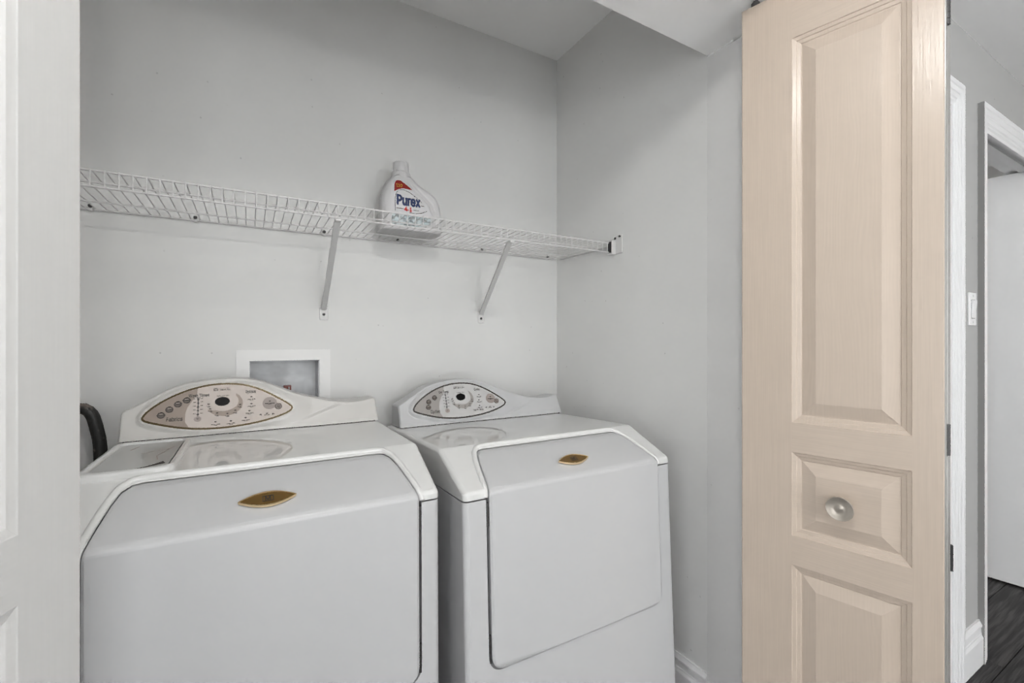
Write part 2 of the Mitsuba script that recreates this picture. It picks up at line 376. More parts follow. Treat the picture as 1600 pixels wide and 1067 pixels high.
# right bifold door
A1 = math.radians(12.9)
FAR1, DIR1 = (1.146, 0.7477), (math.sin(A1), -math.cos(A1))
LW = 0.3973
PAN = [(0.1194, 0.346, 1.004, 1.963), (0.1194, 0.346, 0.722, 0.930), (0.1194, 0.346, 0.22, 0.649)]
leaf_material('beige_leaf', (0.50, 0.42, 0.35), FAR1, DIR1, 0.30, [(0.649, 1.004), (1.963, 2.2), (0, 0.22)], (0.1194, 0.346))
A2 = math.radians(9.2)
d1 = struct('door_1', xf(leaf_mesh(LW, 0.02, 2.093, 0.034, PAN), place_leaf(FAR1, DIR1)), 'beige_leaf', label='beige moulded bifold door folded open at the right of the closet')
NR = np.array([FAR1[0] + DIR1[0] * LW + 0.9748 * 0.034, FAR1[1] + DIR1[1] * LW + 0.2233 * 0.034])
DIR2 = (math.sin(A2), -math.cos(A2))
NR2 = NR + np.array([0.008, 0.0005])
FAR2 = (NR2[0] - DIR2[0] * 0.372, NR2[1] - DIR2[1] * 0.372)
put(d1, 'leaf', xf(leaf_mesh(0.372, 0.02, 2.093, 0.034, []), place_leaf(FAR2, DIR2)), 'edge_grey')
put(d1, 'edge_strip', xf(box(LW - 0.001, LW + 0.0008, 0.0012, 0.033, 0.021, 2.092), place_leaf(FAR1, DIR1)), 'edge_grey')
M1 = place_leaf(FAR1, DIR1)
knob = lathe([(0.0, -0.004), (0.009, -0.004), (0.009, 0.012), (0.012, 0.017), (0.022, 0.0215), (0.0265, 0.0255), (0.0275, 0.029), (0.0262, 0.0315), (0.021, 0.0285), (0.014, 0.0255), (0.008, 0.0262), (0.004, 0.0278), (0.0, 0.0285)], 48)
mat('knob_cream', {'type': 'principled', 'base_color': rgb(0.40, 0.365, 0.32), 'metallic': 0.5, 'roughness': 0.3, 'specular': 0.5})
km = xf(knob, M1 @ trans(0.2235, 0.0015, 0.823) @ rotx(math.pi / 2))
put(d1, 'knob', km, 'knob_cream', 30, label='round dished satin knob')
def hinge_at(z, h=0.066):
    c = NR + np.array([0.004, -0.0015])
    ms = []
    n = 5
    for i in range(n):
        a = z - h / 2 + h * i / n + 0.0006; b = z - h / 2 + h * (i + 1) / n - 0.0006
        ms.append(xf(trimesh.creation.cylinder(0.0036, b - a, sections=14), trans(c[0], c[1], (a + b) / 2)))
    ms.append(xf(trimesh.creation.cylinder(0.0022, h, sections=10), trans(c[0], c[1], z)))
    ms.append(xf(box(-0.012, 0, -0.0008, 0.0008, z - h / 2, z + h / 2), trans(c[0], c[1] + 0.0012, 0) @ rotz(A1)))
    return cat(ms)
for z in (1.905, 1.0, 0.25):
    put(d1, 'hinge', hinge_at(z), 'dark_metal', 30)
rl = M1 @ trans(0.030, 0.015, 0)
put(d1, 'roller', cat([xf(trimesh.creation.cylinder(0.0065, 0.020, sections=20), rl @ trans(0, 0, 2.1015)), xf(trimesh.creation.cylinder(0.0105, 0.010, sections=24), rl @ trans(0, 0, 2.1005))]), 'dark_metal', 30)
struct('trim_7', cat([box(XL + 0.01, 1.10, 0.703, 0.706, 2.1045, ZH), box(XL + 0.01, 1.10, 0.727, 0.730, 2.1045, ZH), box(XL + 0.01, 1.10, 0.703, 0.730, 2.114, ZH)]), 'steel')

# left bifold door
A3 = math.radians(20.85)
DIR3 = (-math.sin(A3), -math.cos(A3))
FAR3 = (-0.1809, 0.7564)
PAN3 = [(0.0862, 0.311, 1.004, 1.963), (0.0862, 0.311, 0.722, 0.930), (0.0862, 0.311, 0.22, 0.649)]
def mirror(m):
    m = m.copy(); m.apply_transform(np.diag([1, -1, 1, 1.0])); m.invert(); return m
leaf_material('white_leaf', (0.61, 0.61, 0.602), FAR3, DIR3, 0.34, [(0.649, 1.004), (1.963, 2.2), (0, 0.22)], (0.0862, 0.311), bump=0.00012, tint=0.03)
ex = np.array([DIR3[0], DIR3[1], 0.0]); M3 = np.eye(4)
M3[:3, 0] = ex; M3[:3, 1] = np.cross([0, 0, 1.0], ex); M3[:3, 3] = FAR3[0], FAR3[1], 0
d2 = struct('door_2', xf(mirror(leaf_mesh(LW, 0.02, 2.093, 0.034, PAN3, LOOPS_SOFT)), M3), 'white_leaf', label='white moulded bifold door folded open at the left edge of the photo')
n3 = np.array([-0.9345, 0.356])
c3 = np.array([FAR3[0] + DIR3[0] * LW, FAR3[1] + DIR3[1] * LW]) + n3 * 0.040
DIR4 = (math.sin(math.radians(-13)), -math.cos(math.radians(-13)))
ex = np.array([DIR4[0], DIR4[1], 0.0]); M4 = np.eye(4)
M4[:3, 0] = ex; M4[:3, 1] = np.cross([0, 0, 1.0], ex)
f4 = c3 - np.array(DIR4) * 0.372; M4[:3, 3] = f4[0], f4[1], 0
put(d2, 'leaf', xf(mirror(leaf_mesh(0.372, 0.02, 2.093, 0.034, [])), M4), 'white_leaf')

# white door standing open in the room beyond, and the shut hall door
LEAFD = [(0.215, 0.395, 1.02, 1.93), (0.465, 0.675, 1.02, 1.93), (0.215, 0.395, 0.2, 0.86), (0.465, 0.675, 0.2, 0.86)]
A5 = math.radians(3.7)
ex = np.array([-math.sin(A5), math.cos(A5), 0.0]); M5 = np.eye(4)
M5[:3, 0] = ex; M5[:3, 1] = np.cross([0, 0, 1.0], ex); M5[:3, 3] = 3.253, 0.608, 0
lf = mirror(leaf_mesh(0.79, 0.008, 2.028, 0.035, LEAFD))
struct('door_3', xf(lf, M5), 'trim_white', label='white door standing open beyond the far doorway')
struct('door_4', xf(leaf_mesh(CX1 - CX0 - 0.006, 0.008, DZ - 0.004, 0.035, [(0.11, 0.32, 1.02, 1.93), (0.40, 0.61, 1.02, 1.93), (0.11, 0.32, 0.2, 0.86), (0.40, 0.61, 0.2, 0.86)]), trans(CX0 + 0.003, YF + 0.012, 0)), 'trim_white')
put('door_4', 'hinge', cat([xf(trimesh.creation.cylinder(0.0062, 0.088, sections=16), trans(CX1 - 0.001, YF - 0.006, 0.462)), box(CX1 - 0.012, CX1 + 0.0, YF - 0.004, YF + 0.004, 0.418, 0.506)]), 'clip_dark', 30)

# ------------------------------------------------------------------ lamps
def ceiling_lamp(x, y, z, power, label, R=0.095):
    k = thing('ceiling_lamp', label, 'lamp')
    put(k, 'base', xf(trimesh.creation.cylinder(R + 0.01, 0.016, sections=48), trans(x, y, z - 0.008)), 'steel', 30)
    prof = [(0.0, -0.016 - R * 0.7)] + [(R * math.sin(a), -0.016 - R * 0.7 * math.cos(a)) for a in np.linspace(0.12, math.pi / 2, 10)]
    m = xf(lathe(prof + [(0.0, -0.016)], 40), trans(x, y, z))
    kk = put(k, 'shade', m, 'label_white', 60)
    scene[kk]['emitter'] = {'type': 'area', 'radiance': rgb(power, power * 0.985, power * 0.96)}
ceiling_lamp(0.22, 0.10, ZHALL, LAMP_NEAR, 'round glass lamp on the hall ceiling right above the camera')
k = thing('added_floor_lamp', 'added floor lamp with a white globe, in place of window light from behind the camera', 'lamp')  # added lamp, stands in for compact window light coming from the rear
put(k, 'base', xf(lathe([(0, 0), (0.13, 0), (0.13, 0.012), (0.02, 0.022), (0, 0.022)], 40), trans(0.30, -2.05, 0)), 'steel', 30)
put(k, 'pole', tube([(0.30, -2.05, 0.02), (0.30, -2.05, 1.50)], 0.011, 16), 'steel', 40)
kk = put(k, 'shade', xf(trimesh.creation.icosphere(3, 0.095), trans(0.30, -2.05, 1.58)), 'label_white', True)
scene[kk]['emitter'] = {'type': 'area', 'radiance': rgb(LAMP_REAR, LAMP_REAR * 0.985, LAMP_REAR * 0.96)}
ceiling_lamp(2.90, -0.80, ZHALL, LAMP_END, 'added round fill lamp on the hall ceiling in front of the far doorway')  # added to brighten the hall wall and ceiling
ceiling_lamp(2.4, 1.7, ZR, LAMP_ROOM, 'added round fill lamp on the unseen ceiling of the room beyond the doorway')  # added so that the open door leaf gets light

# ------------------------------------------------------------------ washer and dryer
KS = 0.35                                     # lean of the console's face
DECK_Y, DROP, LIP = 0.154, 0.098, 0.018       # deck edge behind the seam, deck above the seam
CB_Y, BACK_Y = 0.569, 0.690
OUT = [(-0.006, 0.074), (0.044, 0.100), (0.107, 0.135), (0.167, 0.151), (0.214, 0.1555), (0.263, 0.156), (0.297, 0.152), (0.332, 0.143), (0.376, 0.124), (0.421, 0.104), (0.467, 0.089),
       (0.505, 0.078), (0.549, 0.0695), (0.587, 0.066), (0.618, 0.066), (0.65, 0.070), (0.674, 0.074)]
LENS = [(0.043, 0.053), (0.048, 0.066), (0.066, 0.084), (0.094, 0.103), (0.130, 0.121), (0.167, 0.133), (0.207, 0.140), (0.251, 0.140), (0.289, 0.134), (0.332, 0.117), (0.375, 0.091), (0.404, 0.071),
        (0.414, 0.060), (0.404, 0.0495), (0.374, 0.038), (0.331, 0.0275), (0.289, 0.0215), (0.248, 0.018), (0.209, 0.0175), (0.171, 0.0195), (0.133, 0.025), (0.097, 0.034), (0.062, 0.045)]
BUMP = 0.010

def slant_y(z, zs):
    """Front surface of the cabinet (y) at height z: flat to just above the seam, then sloping back, the fold rounded."""
    s = DECK_Y / (DROP - LIP)
    t = z - zs - LIP
    r = 0.009
    t = np.asarray(t, float)
    return np.where(t < -r, 0.0, np.where(t > r, s * t, s * (t + r) ** 2 / (4 * r)))

def machine(kind, label, X0, Ys, zs, tilt, W, cshift, is_washer):
    root = thing(kind, label, 'washer' if is_washer else 'dryer')
    ground = 0.0
    M = trans(X0, Ys, zs) @ rotx(-tilt) @ trans(0, 0, -zs)       # local: x from the left side, y from the front, z from the floor; turns about the seam
    zd = zs + DROP
    def add(parent, name, mesh, m, smooth=False, label=None):
        return put(parent, name, xf(mesh, M), m, smooth, label)
    # door outline (x, z) seen from the front
    zt, zb = zs + 0.0855, zs - 0.405
    xl, xr_ = 0.059 + (W - 0.678) * 0.5, 0.628 + (W - 0.678) * 0.5
    def arc(cx, cz, r, a0, a1, n=7):
        return [(cx + r * math.cos(a), cz + r * math.sin(a)) for a in np.linspace(math.radians(a0), math.radians(a1), n)]
    outline = arc(xl + 0.034, zb + 0.034, 0.034, 180, 270) + arc(xr_ - 0.034, zb + 0.034, 0.034, 270, 360)
    outline += [(xr_, zs + 0.004), (xr_ - 0.0035, zs + 0.018), (xr_ - 0.012, zs + 0.040), (xr_ - 0.023, zs + 0.063), (xr_ - 0.033, zs + 0.077), (xr_ - 0.046, zs + 0.0838), (xr_ - 0.062, zt)]
    outline += [(xl + 0.060, zt), (xl + 0.042, zs + 0.0838), (xl + 0.029, zs + 0.077), (xl + 0.020, zs + 0.063), (xl + 0.010, zs + 0.040), (xl + 0.003, zs + 0.018), (xl, zs + 0.004)]
    poly = sg.Polygon(outline)
    def dense(p, step=0.006):
        ring_ = np.array(p.exterior.coords)
        return np.array(sg.LineString(ring_).segmentize(step).coords)[:-1]
    def solid(p_front, y_off, p_mid, y_off2, depth):
        pts = []
        for p, off in ((p_front, y_off), (p_mid, y_off2), (p_mid, depth)):
            q = dense(p)
            pts.append(np.c_[q[:, 0], slant_y(q[:, 1], zs) + off, q[:, 1]])
        # the fold, along the whole width
        for zz in np.linspace(zs + LIP - 0.014, zs + LIP + 0.014, 7):
            pts.append([[xl + 0.008, float(slant_y(zz, zs)) + y_off, zz], [xr_ - 0.014, float(slant_y(zz, zs)) + y_off, zz]])
        return hull_pts(np.vstack(pts))
    front_p = poly.buffer(-0.005, join_style=1)
    door = solid(front_p, -0.0075, poly, -0.002, 0.022)
    hinge_right = is_washer
    gapL, gapR = (0.002, 0.0065) if hinge_right else (0.0075, 0.0022)
    hole_pts = dense(poly.buffer(0.002))
    hole_pts = np.vstack([hole_pts + [gapR - 0.002, 0], hole_pts - [gapL - 0.002, 0]])
    hp = np.vstack([np.c_[hole_pts[:, 0], slant_y(hole_pts[:, 1], zs) + 0.030, hole_pts[:, 1]], np.c_[hole_pts[:, 0], np.full(len(hole_pts), -0.05), hole_pts[:, 1]]])
    hole = hull_pts(hp)
    # cabinet
    r = 0.014
    zf = 0.035
    cab = manifold3d.Manifold.batch_hull([manifold3d.Manifold.cylinder(zs - 0.0025 - zf, r, r, 32).translate([x, y, zf]) for x in (r, W - r) for y in (r, BACK_Y - r)])
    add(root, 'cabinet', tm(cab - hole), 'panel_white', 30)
    # deck with the sloping shoulder
    rr = 0.016
    sphs = []
    for x in (rr * 0.8, W - rr * 0.8):
        R2 = 0.8 * rr
        sphs += [ball((x, R2, zs + LIP - R2 * 0.55), R2, 32), ball((x, DECK_Y + 0.010, zd - R2), R2, 32),
                 ball((x, BACK_Y - R2, zd - R2), R2, 32), ball((x, R2, zs - R2), R2, 32), ball((x, BACK_Y - R2, zs - R2), R2, 32)]
    fold = manifold3d.Manifold.cylinder(W - 0.05, 0.024, 0.024, 64).rotate([0, 90, 0]).translate([0.025, DECK_Y + 0.016, zd - 0.024])
    top = manifold3d.Manifold.batch_hull(sphs + [fold]).trim_by_plane([0, 0, 1.0], zs + 0.0012)
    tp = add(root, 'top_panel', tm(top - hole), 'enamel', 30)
    # rolled lip of the shoulder around the door, from seam to seam
    lp = [p for p in dense(poly.buffer(0.0085), 0.004) if p[1] > zs + 0.004]
    lp.sort(key=lambda p: math.atan2(p[1] - zs + 0.30, p[0] - (xl + xr_) / 2))
    lp = np.array([(x, float(slant_y(z, zs)) + 0.0038, z) for x, z in lp])
    lp = np.vstack([lp[0] - [0, 0, 0.003], lp, lp[-1] - [0, 0, 0.003]])
    for _ in range(9):
        lp[1:-1] = 0.25 * lp[:-2] + 0.5 * lp[1:-1] + 0.25 * lp[2:]
    add(tp, 'lip', tube(lp, 0.0072, 14, ref=(0.0, -0.85, 0.53)), 'enamel', True)
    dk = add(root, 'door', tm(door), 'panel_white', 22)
    # hinges of the door
    hx = xr_ + 0.0035 if hinge_right else xl - 0.0035
    for z0, z1 in ((zs - 0.066, zs - 0.010), (zs - 0.385, zs - 0.320)):
        ms = []
        n = 5
        for i in range(n):
            a, b = z0 + (z1 - z0) * i / n, z0 + (z1 - z0) * (i + 1) / n
            ms.append(xf(trimesh.creation.cylinder(0.0034, b - a - 0.0012, sections=14), trans(hx, 0.0025, (a + b) / 2)))
        ms.append(xf(trimesh.creation.cylinder(0.002, z1 - z0, sections=10), trans(hx, 0.0025, (z0 + z1) / 2)))
        add(dk, 'hinge', cat(ms), 'dark_metal', 30)
    # emblem on the slope
    sl = (DROP - LIP) / DECK_Y
    nrm = math.hypot(1, sl)
    ex_, eu, en = np.array([1, 0, 0.0]), np.array([0, 1, sl]) / nrm, np.array([0, -sl, 1.0]) / nrm
    cz = zs + 0.0405
    em = np.eye(4); em[:3, 0], em[:3, 1], em[:3, 2] = ex_, eu, en
    em[:3, 3] = np.array([0.329 + (0.022 if not is_washer else 0), float(slant_y(cz, zs)), cz]) + en * 0.0062
    def lens_poly(w, h, n=24):
        t = np.linspace(-1, 1, n)
        up = np.c_[t * w / 2, h / 2 * (1 - np.abs(t) ** 1.9)]
        return sg.Polygon(np.vstack([up, -up])).buffer(0.0015)
    ek = add(dk, 'emblem', xf(extr(lens_poly(0.098, 0.034), 0.0035), em), 'bronze', False, label='bronze lens-shaped badge')
    add(dk, 'emblem_border', xf(cat([extr(lens_poly(0.1005, 0.0365).difference(lens_poly(0.094, 0.0305)), 0.0044)]), em), 'gold')
    mono = [xf(meshkit.text_mesh('M', 0.0095, 0.0008, True), trans(-0.006, -0.0045, 0.0035)), xf(extr(sg.box(-0.0095, -0.0075, 0.0105, 0.0075).difference(sg.box(-0.0082, -0.0062, 0.0092, 0.0062)), 0.0008), trans(0, 0, 0.0035))]
    add(dk, 'monogram', xf(cat(mono), em), 'ink_brown')
    # feet
    for x in (0.06, W - 0.06):
        for y in (0.06, BACK_Y - 0.06):
            base = (M @ np.array([x, y, zf, 1.0]))
            put(root, 'foot', xf(trimesh.creation.cylinder(0.019, base[2] + 0.004, sections=20), trans(base[0], base[1], (base[2] + 0.004) / 2)), 'clip_dark', 30)
    # console
    CW = 0.678
    lens = sg.Polygon(smooth_loop(LENS))
    big = lens.buffer(0.006)
    def face_y(x, z):
        d = shapely.distance(shapely.points(x, z), big)
        reach = 0.012 + 0.050 * np.clip((x - 0.33) / 0.12, 0, 1)
        t = np.clip(1 - d / reach, 0, 1); t = t * t * (3 - 2 * t)
        ridge = np.clip((x - 0.40) / 0.25, 0, 1)
        line = 0.030 + 0.36 * (x - 0.45)
        s2 = np.clip((line - z) / 0.012, 0, 1); s2 = s2 * s2 * (3 - 2 * s2)
        fade = np.clip((x - 0.40) / 0.06, 0, 1) * np.clip((0.66 - x) / 0.08, 0, 1)
        return CB_Y + KS * z - BUMP * t - 0.0045 * s2 * fade * (1 - t)
    xs = np.unique(np.r_[np.linspace(-0.006, 0.0, 5), np.linspace(0, 0.678, 170)[1:-1], np.linspace(0.672, 0.678, 5)])
    ox, oz = np.array(OUT).T
    zt_ = PchipInterpolator(np.r_[-0.02, ox, 0.69], np.r_[0.0665, oz, 0.0755])(xs)
    re = 0.007
    u = np.linspace(0, 1, 26)
    nA = 9
    rows = []
    for x, zt1 in zip(xs, zt_):
        e = min(x + 0.006, 0.678 - x)
        k = 0.0 if e >= re else re - math.sqrt(max(re * re - (re - e) ** 2, 0))   # rounded ends
        ztop = zt1 - k * 0.8
        zz = u * (ztop - re)
        yy = face_y(np.full_like(zz, x), zz) + k
        ang = np.linspace(0, math.pi / 2, nA)[1:]
        yb_ = float(face_y(np.array([x]), np.array([ztop - re]))[0]) + k
        zz = np.r_[zz, ztop - re + re * np.sin(ang)]
        yy = np.r_[yy, yb_ + re * (1 - np.cos(ang))]
        yback = CB_Y + 0.107
        zz = np.r_[zz, ztop, 0.0]; yy = np.r_[yy, max(yback, yy[-1] + 0.012), yback]
        xx = np.full(len(zz), x)
        xx = np.where(x > 0.6, xx - 0.10 * zz * (x - 0.6) / 0.078, xx)            # the right end leans in
        xx = np.where(x < 0.03, xx + 0.02 * zz, xx)
        rows.append(np.c_[xx + cshift, yy, zz + zd + 0.0022])
    rows = np.array(rows); nx, nv = rows.shape[:2]
    idx = np.arange(nx * nv).reshape(nx, nv)
    fs = []
    for i in range(nx - 1):
        for j in range(nv):
            j2 = (j + 1) % nv
            a, b, c, d = idx[i, j], idx[i + 1, j], idx[i + 1, j2], idx[i, j2]
            fs += [[a, b, c], [a, c, d]]
    V = rows.reshape(-1, 3)
    for i, flip in ((0, 1), (nx - 1, 0)):
        c = len(V); V = np.vstack([V, rows[i].mean(0)])
        for j in range(nv):
            a, b = idx[i, j], idx[i, (j + 1) % nv]
            fs.append([c, a, b] if not flip else [c, b, a])
    con = trimesh.Trimesh(V, fs, process=False)
    if con.volume < 0: con.invert()
    ck = add(root, 'console', con, 'console_plastic' if is_washer else 'panel_white', 35)
    add(root, 'gap_shade_strip', box(0.004 + cshift, 0.666 + cshift, CB_Y + 0.0012, CB_Y + 0.09, zd - 0.002, zd + 0.0026), 'clip_dark')  # dark strip that paints the shade of the gap under the console
    # printed control panel: everything lies on the console's leaning plane
    nk = math.hypot(1, KS)
    pm = np.eye(4)
    pm[:3, 0], pm[:3, 1], pm[:3, 2] = (1, 0, 0), np.array([0, KS, 1.0]) / nk, np.array([0, -1.0, KS]) / nk
    pm[:3, 3] = cshift, CB_Y - BUMP, zd + 0.0022
    S = np.diag([1, nk, 1.0, 1.0])                                                # panel z -> length along the plane
    def lay(parent, name, poly_, h0, h1, m, label=None):
        return add(parent, name, xf(extr(poly_, h1 - h0), pm @ S @ trans(0, 0, h0)), m, False, label)
    tone = '' if is_washer else '_grey'
    pk = lay(root, 'control_panel', lens.buffer(-0.0005), -0.002, 0.0012, 'print_field' + tone, label='printed lens-shaped control panel')
    lay(pk, 'rim', lens.buffer(0.0028).difference(lens.buffer(-0.0016)), -0.002, 0.0022, 'rim_gold' if is_washer else 'rim_dark')
    inner = lens.buffer(-0.0018)
    sb = [(0.0, 0.0), (0.151, 0.0), (0.147, 0.028), (0.140, 0.040), (0.1395, 0.062), (0.143, 0.077), (0.156, 0.098), (0.166, 0.115), (0.170, 0.20), (0.0, 0.20)]
    lay(pk, 'sector', sg.Polygon(sb).intersection(inner), 0.0008, 0.0015, 'print_sector' + tone)
    def ink(name, polys, m='ink', h=0.0019, base=0.0010):
        return lay(pk, name, shapely.union_all(polys), base, h, m)
    def words(text, x, z, height, m='ink_brown', width=None, bold=False, base=0.0014):
        t = meshkit.text_mesh(text, height, 0.0005, bold)
        b = t.bounds
        t.apply_translation([-b[0, 0], 0, 0])
        if width: t.apply_transform(np.diag([width / (b[1, 0] - b[0, 0]), 1, 1, 1.0]))
        add(pk, 'lettering', xf(t, pm @ S @ trans(x, z, base)), m)
    def dash(x, z, w, h=0.0016):
        return sg.box(x - w / 2, z - h / 2, x + w / 2, z + h / 2)
    # selector dial
    cx, cz_ = 0.231, 0.087
    lay(pk, 'dial_ring', circ(cx + 0.003, cz_ - 0.003, 0.046, 0.035, 48).difference(circ(cx + 0.001, cz_ + 0.002, 0.037, 0.0265, 48)).intersection(sg.Polygon([(0.17, 0.076), (0.19, 0.0), (0.30, 0.0), (0.30, 0.095), (0.275, 0.125), (0.262, 0.115), (0.262, 0.085), (0.23, 0.062), (0.20, 0.068)])), 0.0010, 0.0016, 'print_sector' + tone)
    lay(pk, 'dial', circ(cx + 0.001, cz_ + 0.001, 0.035, 0.0255, 48), 0.0008, 0.0030, 'print_field' + tone)
    lay(pk, 'display', circ(cx - 0.003, cz_ + 0.003, 0.0185, 0.0125, 40), 0.0020, 0.0036, 'display_black', label='black oval display')
    words('Estimated Time', cx - 0.016, cz_ + 0.0175, 0.0028, 'ink', 0.030, True, 0.0029)
    dots = []
    for a in (-178, -152, -118, -80, -48, -14):
        x, z = cx + 0.003 + 0.040 * math.cos(math.radians(a)), cz_ - 0.001 + 0.031 * math.sin(math.radians(a))
        dots += [circ(x, z, 0.0032, 0.0015, 14), dash(x - 0.001, z - 0.006, 0.010, 0.0012), dash(x + 0.001, z - 0.0085, 0.007, 0.0012)]
    ink('indicator_mark', dots, 'ink_brown', 0.0022)
    if is_washer:
        words('Fabrics', 0.097, 0.0445, 0.0105, 'ink_brown', 0.037, True)
        words('Wash Times', 0.146, 0.1065, 0.0085, 'ink_brown', 0.049, True)
        words('Options', 0.287, 0.1105, 0.0080, 'ink_brown', 0.027, True)
        btn = [(0.085, 0.062), (0.103, 0.076), (0.122, 0.089), (0.142, 0.0985)]
        cols = [(0.302, 0.099), (0.302, 0.079), (0.297, 0.059), (0.287, 0.040), (0.250, 0.034), (0.212, 0.0345)]
    else:
        words('Cycles', 0.105, 0.0405, 0.0105, 'ink_brown', 0.035, True)
        words('Dry Temp', 0.146, 0.1075, 0.0085, 'ink_brown', 0.038, True)
        words('Cycle', 0.288, 0.1105, 0.0080, 'ink_brown', 0.024, True)
        words('Signal Temp', 0.271, 0.0375, 0.0050, 'ink_brown', 0.042, True)
        btn = [(0.126, 0.093), (0.1025, 0.080), (0.099, 0.0615)]
        cols = [(0.304, 0.094), (0.302, 0.075), (0.300, 0.0545)]
    for i, (x, z) in enumerate(btn):
        rx = 0.0095
        b = lay(pk, 'button', circ(x, z, rx, 0.0082, 28), 0.0010, 0.0026, 'ink_soft')
        ink('button_mark', [circ(x + 0.0005, z + 0.0068, 0.0036, 0.0018, 14), ring(x, z, 0.0082, 0.0013, 26), dash(x, z, 0.021, 0.0013) if i % 3 == 0 or i == 3 else dash(x, z, 0.012, 0.0013)], 'ink_brown', 0.0030, 0.0020)
        ink('button_icon', [sg.Polygon([(x - 0.005, z + 0.0012), (x + 0.005, z + 0.0022), (x + 0.003, z + 0.0048), (x - 0.003, z + 0.0044)])], 'ink_pale', 0.0030, 0.0020)
    # level scale
    x0 = 0.169
    sc = [dash(x0, 0.078, 0.0016, 0.050)]
    for i, z in enumerate((0.058, 0.0685, 0.079, 0.0895, 0.0995)):
        sc += [circ(x0, z, 0.0030, 0.0021, 14), dash(x0 - 0.0085, z - 0.0015 + 0.004, 0.0065, 0.0014), dash(x0 + 0.0085, z + 0.003, 0.0065, 0.0014)]
    sc.append(dash(x0, 0.1035, 0.008, 0.0016))
    ink('scale', sc, 'ink', 0.0020)
    lay(pk, 'button', circ(x0, 0.0455, 0.0092, 0.0072, 26), 0.0010, 0.0022, 'ink_pale')
    ink('button_mark', [sg.Polygon([(x0 - 0.004, 0.0475), (x0 + 0.004, 0.0475), (x0, 0.0435)])], 'ink_soft', 0.0026, 0.0018)
    for x, z in cols:
        ink('indicator_mark', [circ(x, z, 0.0032, 0.0016, 14)], 'ink', 0.0022)
        ink('caption', [dash(x - 0.0055, z - 0.0072, 0.0095, 0.0017), dash(x + 0.0065, z - 0.0066, 0.0085, 0.0016), dash(x + 0.0005, z - 0.0098, 0.008, 0.0014)], 'ink_brown', 0.0020)
    # maker's mark: framed square and name
    ink('maker_mark', [sg.box(0.206, 0.1215, 0.2165, 0.1285).difference(sg.box(0.2078, 0.1231, 0.2147, 0.1269))], 'ink_brown')
    words('MAYTAG', 0.2195, 0.1262, 0.0026, 'ink_soft', 0.026)
    words('NEPTUNE', 0.2215, 0.1215, 0.0033, 'ink_brown', 0.027, True)
    # start, off and the bottom row at the right
    lay(pk, 'button', circ(0.351, 0.0775, 0.0195, 0.0178, 36), 0.0008, 0.0024, 'ink_pale')
    ink('button_mark', [circ(0.351, 0.083, 0.0030, 0.0016, 14), dash(0.351, 0.0765, 0.026, 0.0020), dash(0.351, 0.0742, 0.010, 0.0012)], 'ink_brown', 0.0028, 0.0018)
    lay(pk, 'button', circ(0.3745, 0.0665, 0.0098, 0.0090, 28), 0.0010, 0.0034, 'ink_soft')
    ink('button_mark', [ring(0.3745, 0.0665, 0.0066, 0.0014, 24), dash(0.3745, 0.0672, 0.005, 0.0016)], 'ink_pale', 0.0038, 0.0026)
    ink('indicator_mark', [sg.Polygon([(0.329, 0.0425), (0.329, 0.0485), (0.3225, 0.0455)]), sg.Polygon([(0.357, 0.0425), (0.357, 0.0485), (0.3635, 0.0455)]), circ(0.343, 0.0478, 0.0034, 0.0016, 14), dash(0.343, 0.0435, 0.014, 0.0016)], 'ink_brown', 0.0020)
    if is_washer:
        # detergent dispenser sunk in the left of the deck
        def rr_(x0, x1, y0, y1, r):
            return sg.box(x0 + r, y0 + r, x1 - r, y1 - r).buffer(r, quad_segs=10)
        outp = rr_(0.004, 0.163, 0.155, 0.505, 0.030).union(rr_(0.004, 0.10, 0.155, 0.30, 0.012))
        inp = rr_(0.022, 0.149, 0.178, 0.480, 0.022)
        # one smooth frame: loft between offset rings
        prof = [(0.0, -0.004), (0.0, 0.005), (0.0010, 0.0082), (0.003, 0.0105), (0.006, 0.0118), (0.010, 0.0122)]
        n = 160
        def resample(p, n):
            ln = p.exterior
            if not ln.is_ccw: ln = sg.LinearRing(list(ln.coords)[::-1])
            c = np.array(p.centroid.coords[0]); L = ln.length
            # start at the point straight right of the centre
            s0 = ln.project(sg.Point(c[0] + 10, c[1]))
            return np.array([ln.interpolate((s0 + L * i / n) % L).coords[0] for i in range(n)])
        rings = [np.c_[resample(outp.buffer(-d), n), np.full(n, zd + h)] for d, h in prof]
        rings += [np.c_[resample(inp.buffer(d), n), np.full(n, zd + h)] for d, h in reversed(prof[1:])]
        rings += [np.c_[resample(inp, n), np.full(n, zd - 0.004)]]
        V = np.vstack(rings); fs = []
        for a in range(len(rings)):
            b2 = (a + 1) % len(rings)
            for j in range(n):
                k2 = (j + 1) % n
                fs += [[a * n + j, a * n + k2, b2 * n + k2], [a * n + j, b2 * n + k2, b2 * n + j]]
        fr = trimesh.Trimesh(V, fs, process=False)
        if fr.volume < 0: fr.invert()
        dp = add(root, 'dispenser', fr, 'enamel', 40, label='white raised dispenser frame')
        lid = inp.buffer(-0.001)
        add(dp, 'lid', xf(extr(lid, 0.004), trans(0, 0, zd + 0.004)), 'lid_grey', False, label='glossy grey lid')
        t = np.linspace(0, 1, 14)
        up = np.c_[0.083 + 0.052 * t, 0.184 + 0.050 * t ** 2.2]
        lo = np.c_[0.083 + 0.058 * t, 0.184 + 0.030 * t ** 1.8]
        add(dp, 'finger_notch', xf(extr(sg.Polygon(np.vstack([up, lo[::-1]])), 0.0016), trans(0, 0, zd + 0.0072)), 'ink_brown')
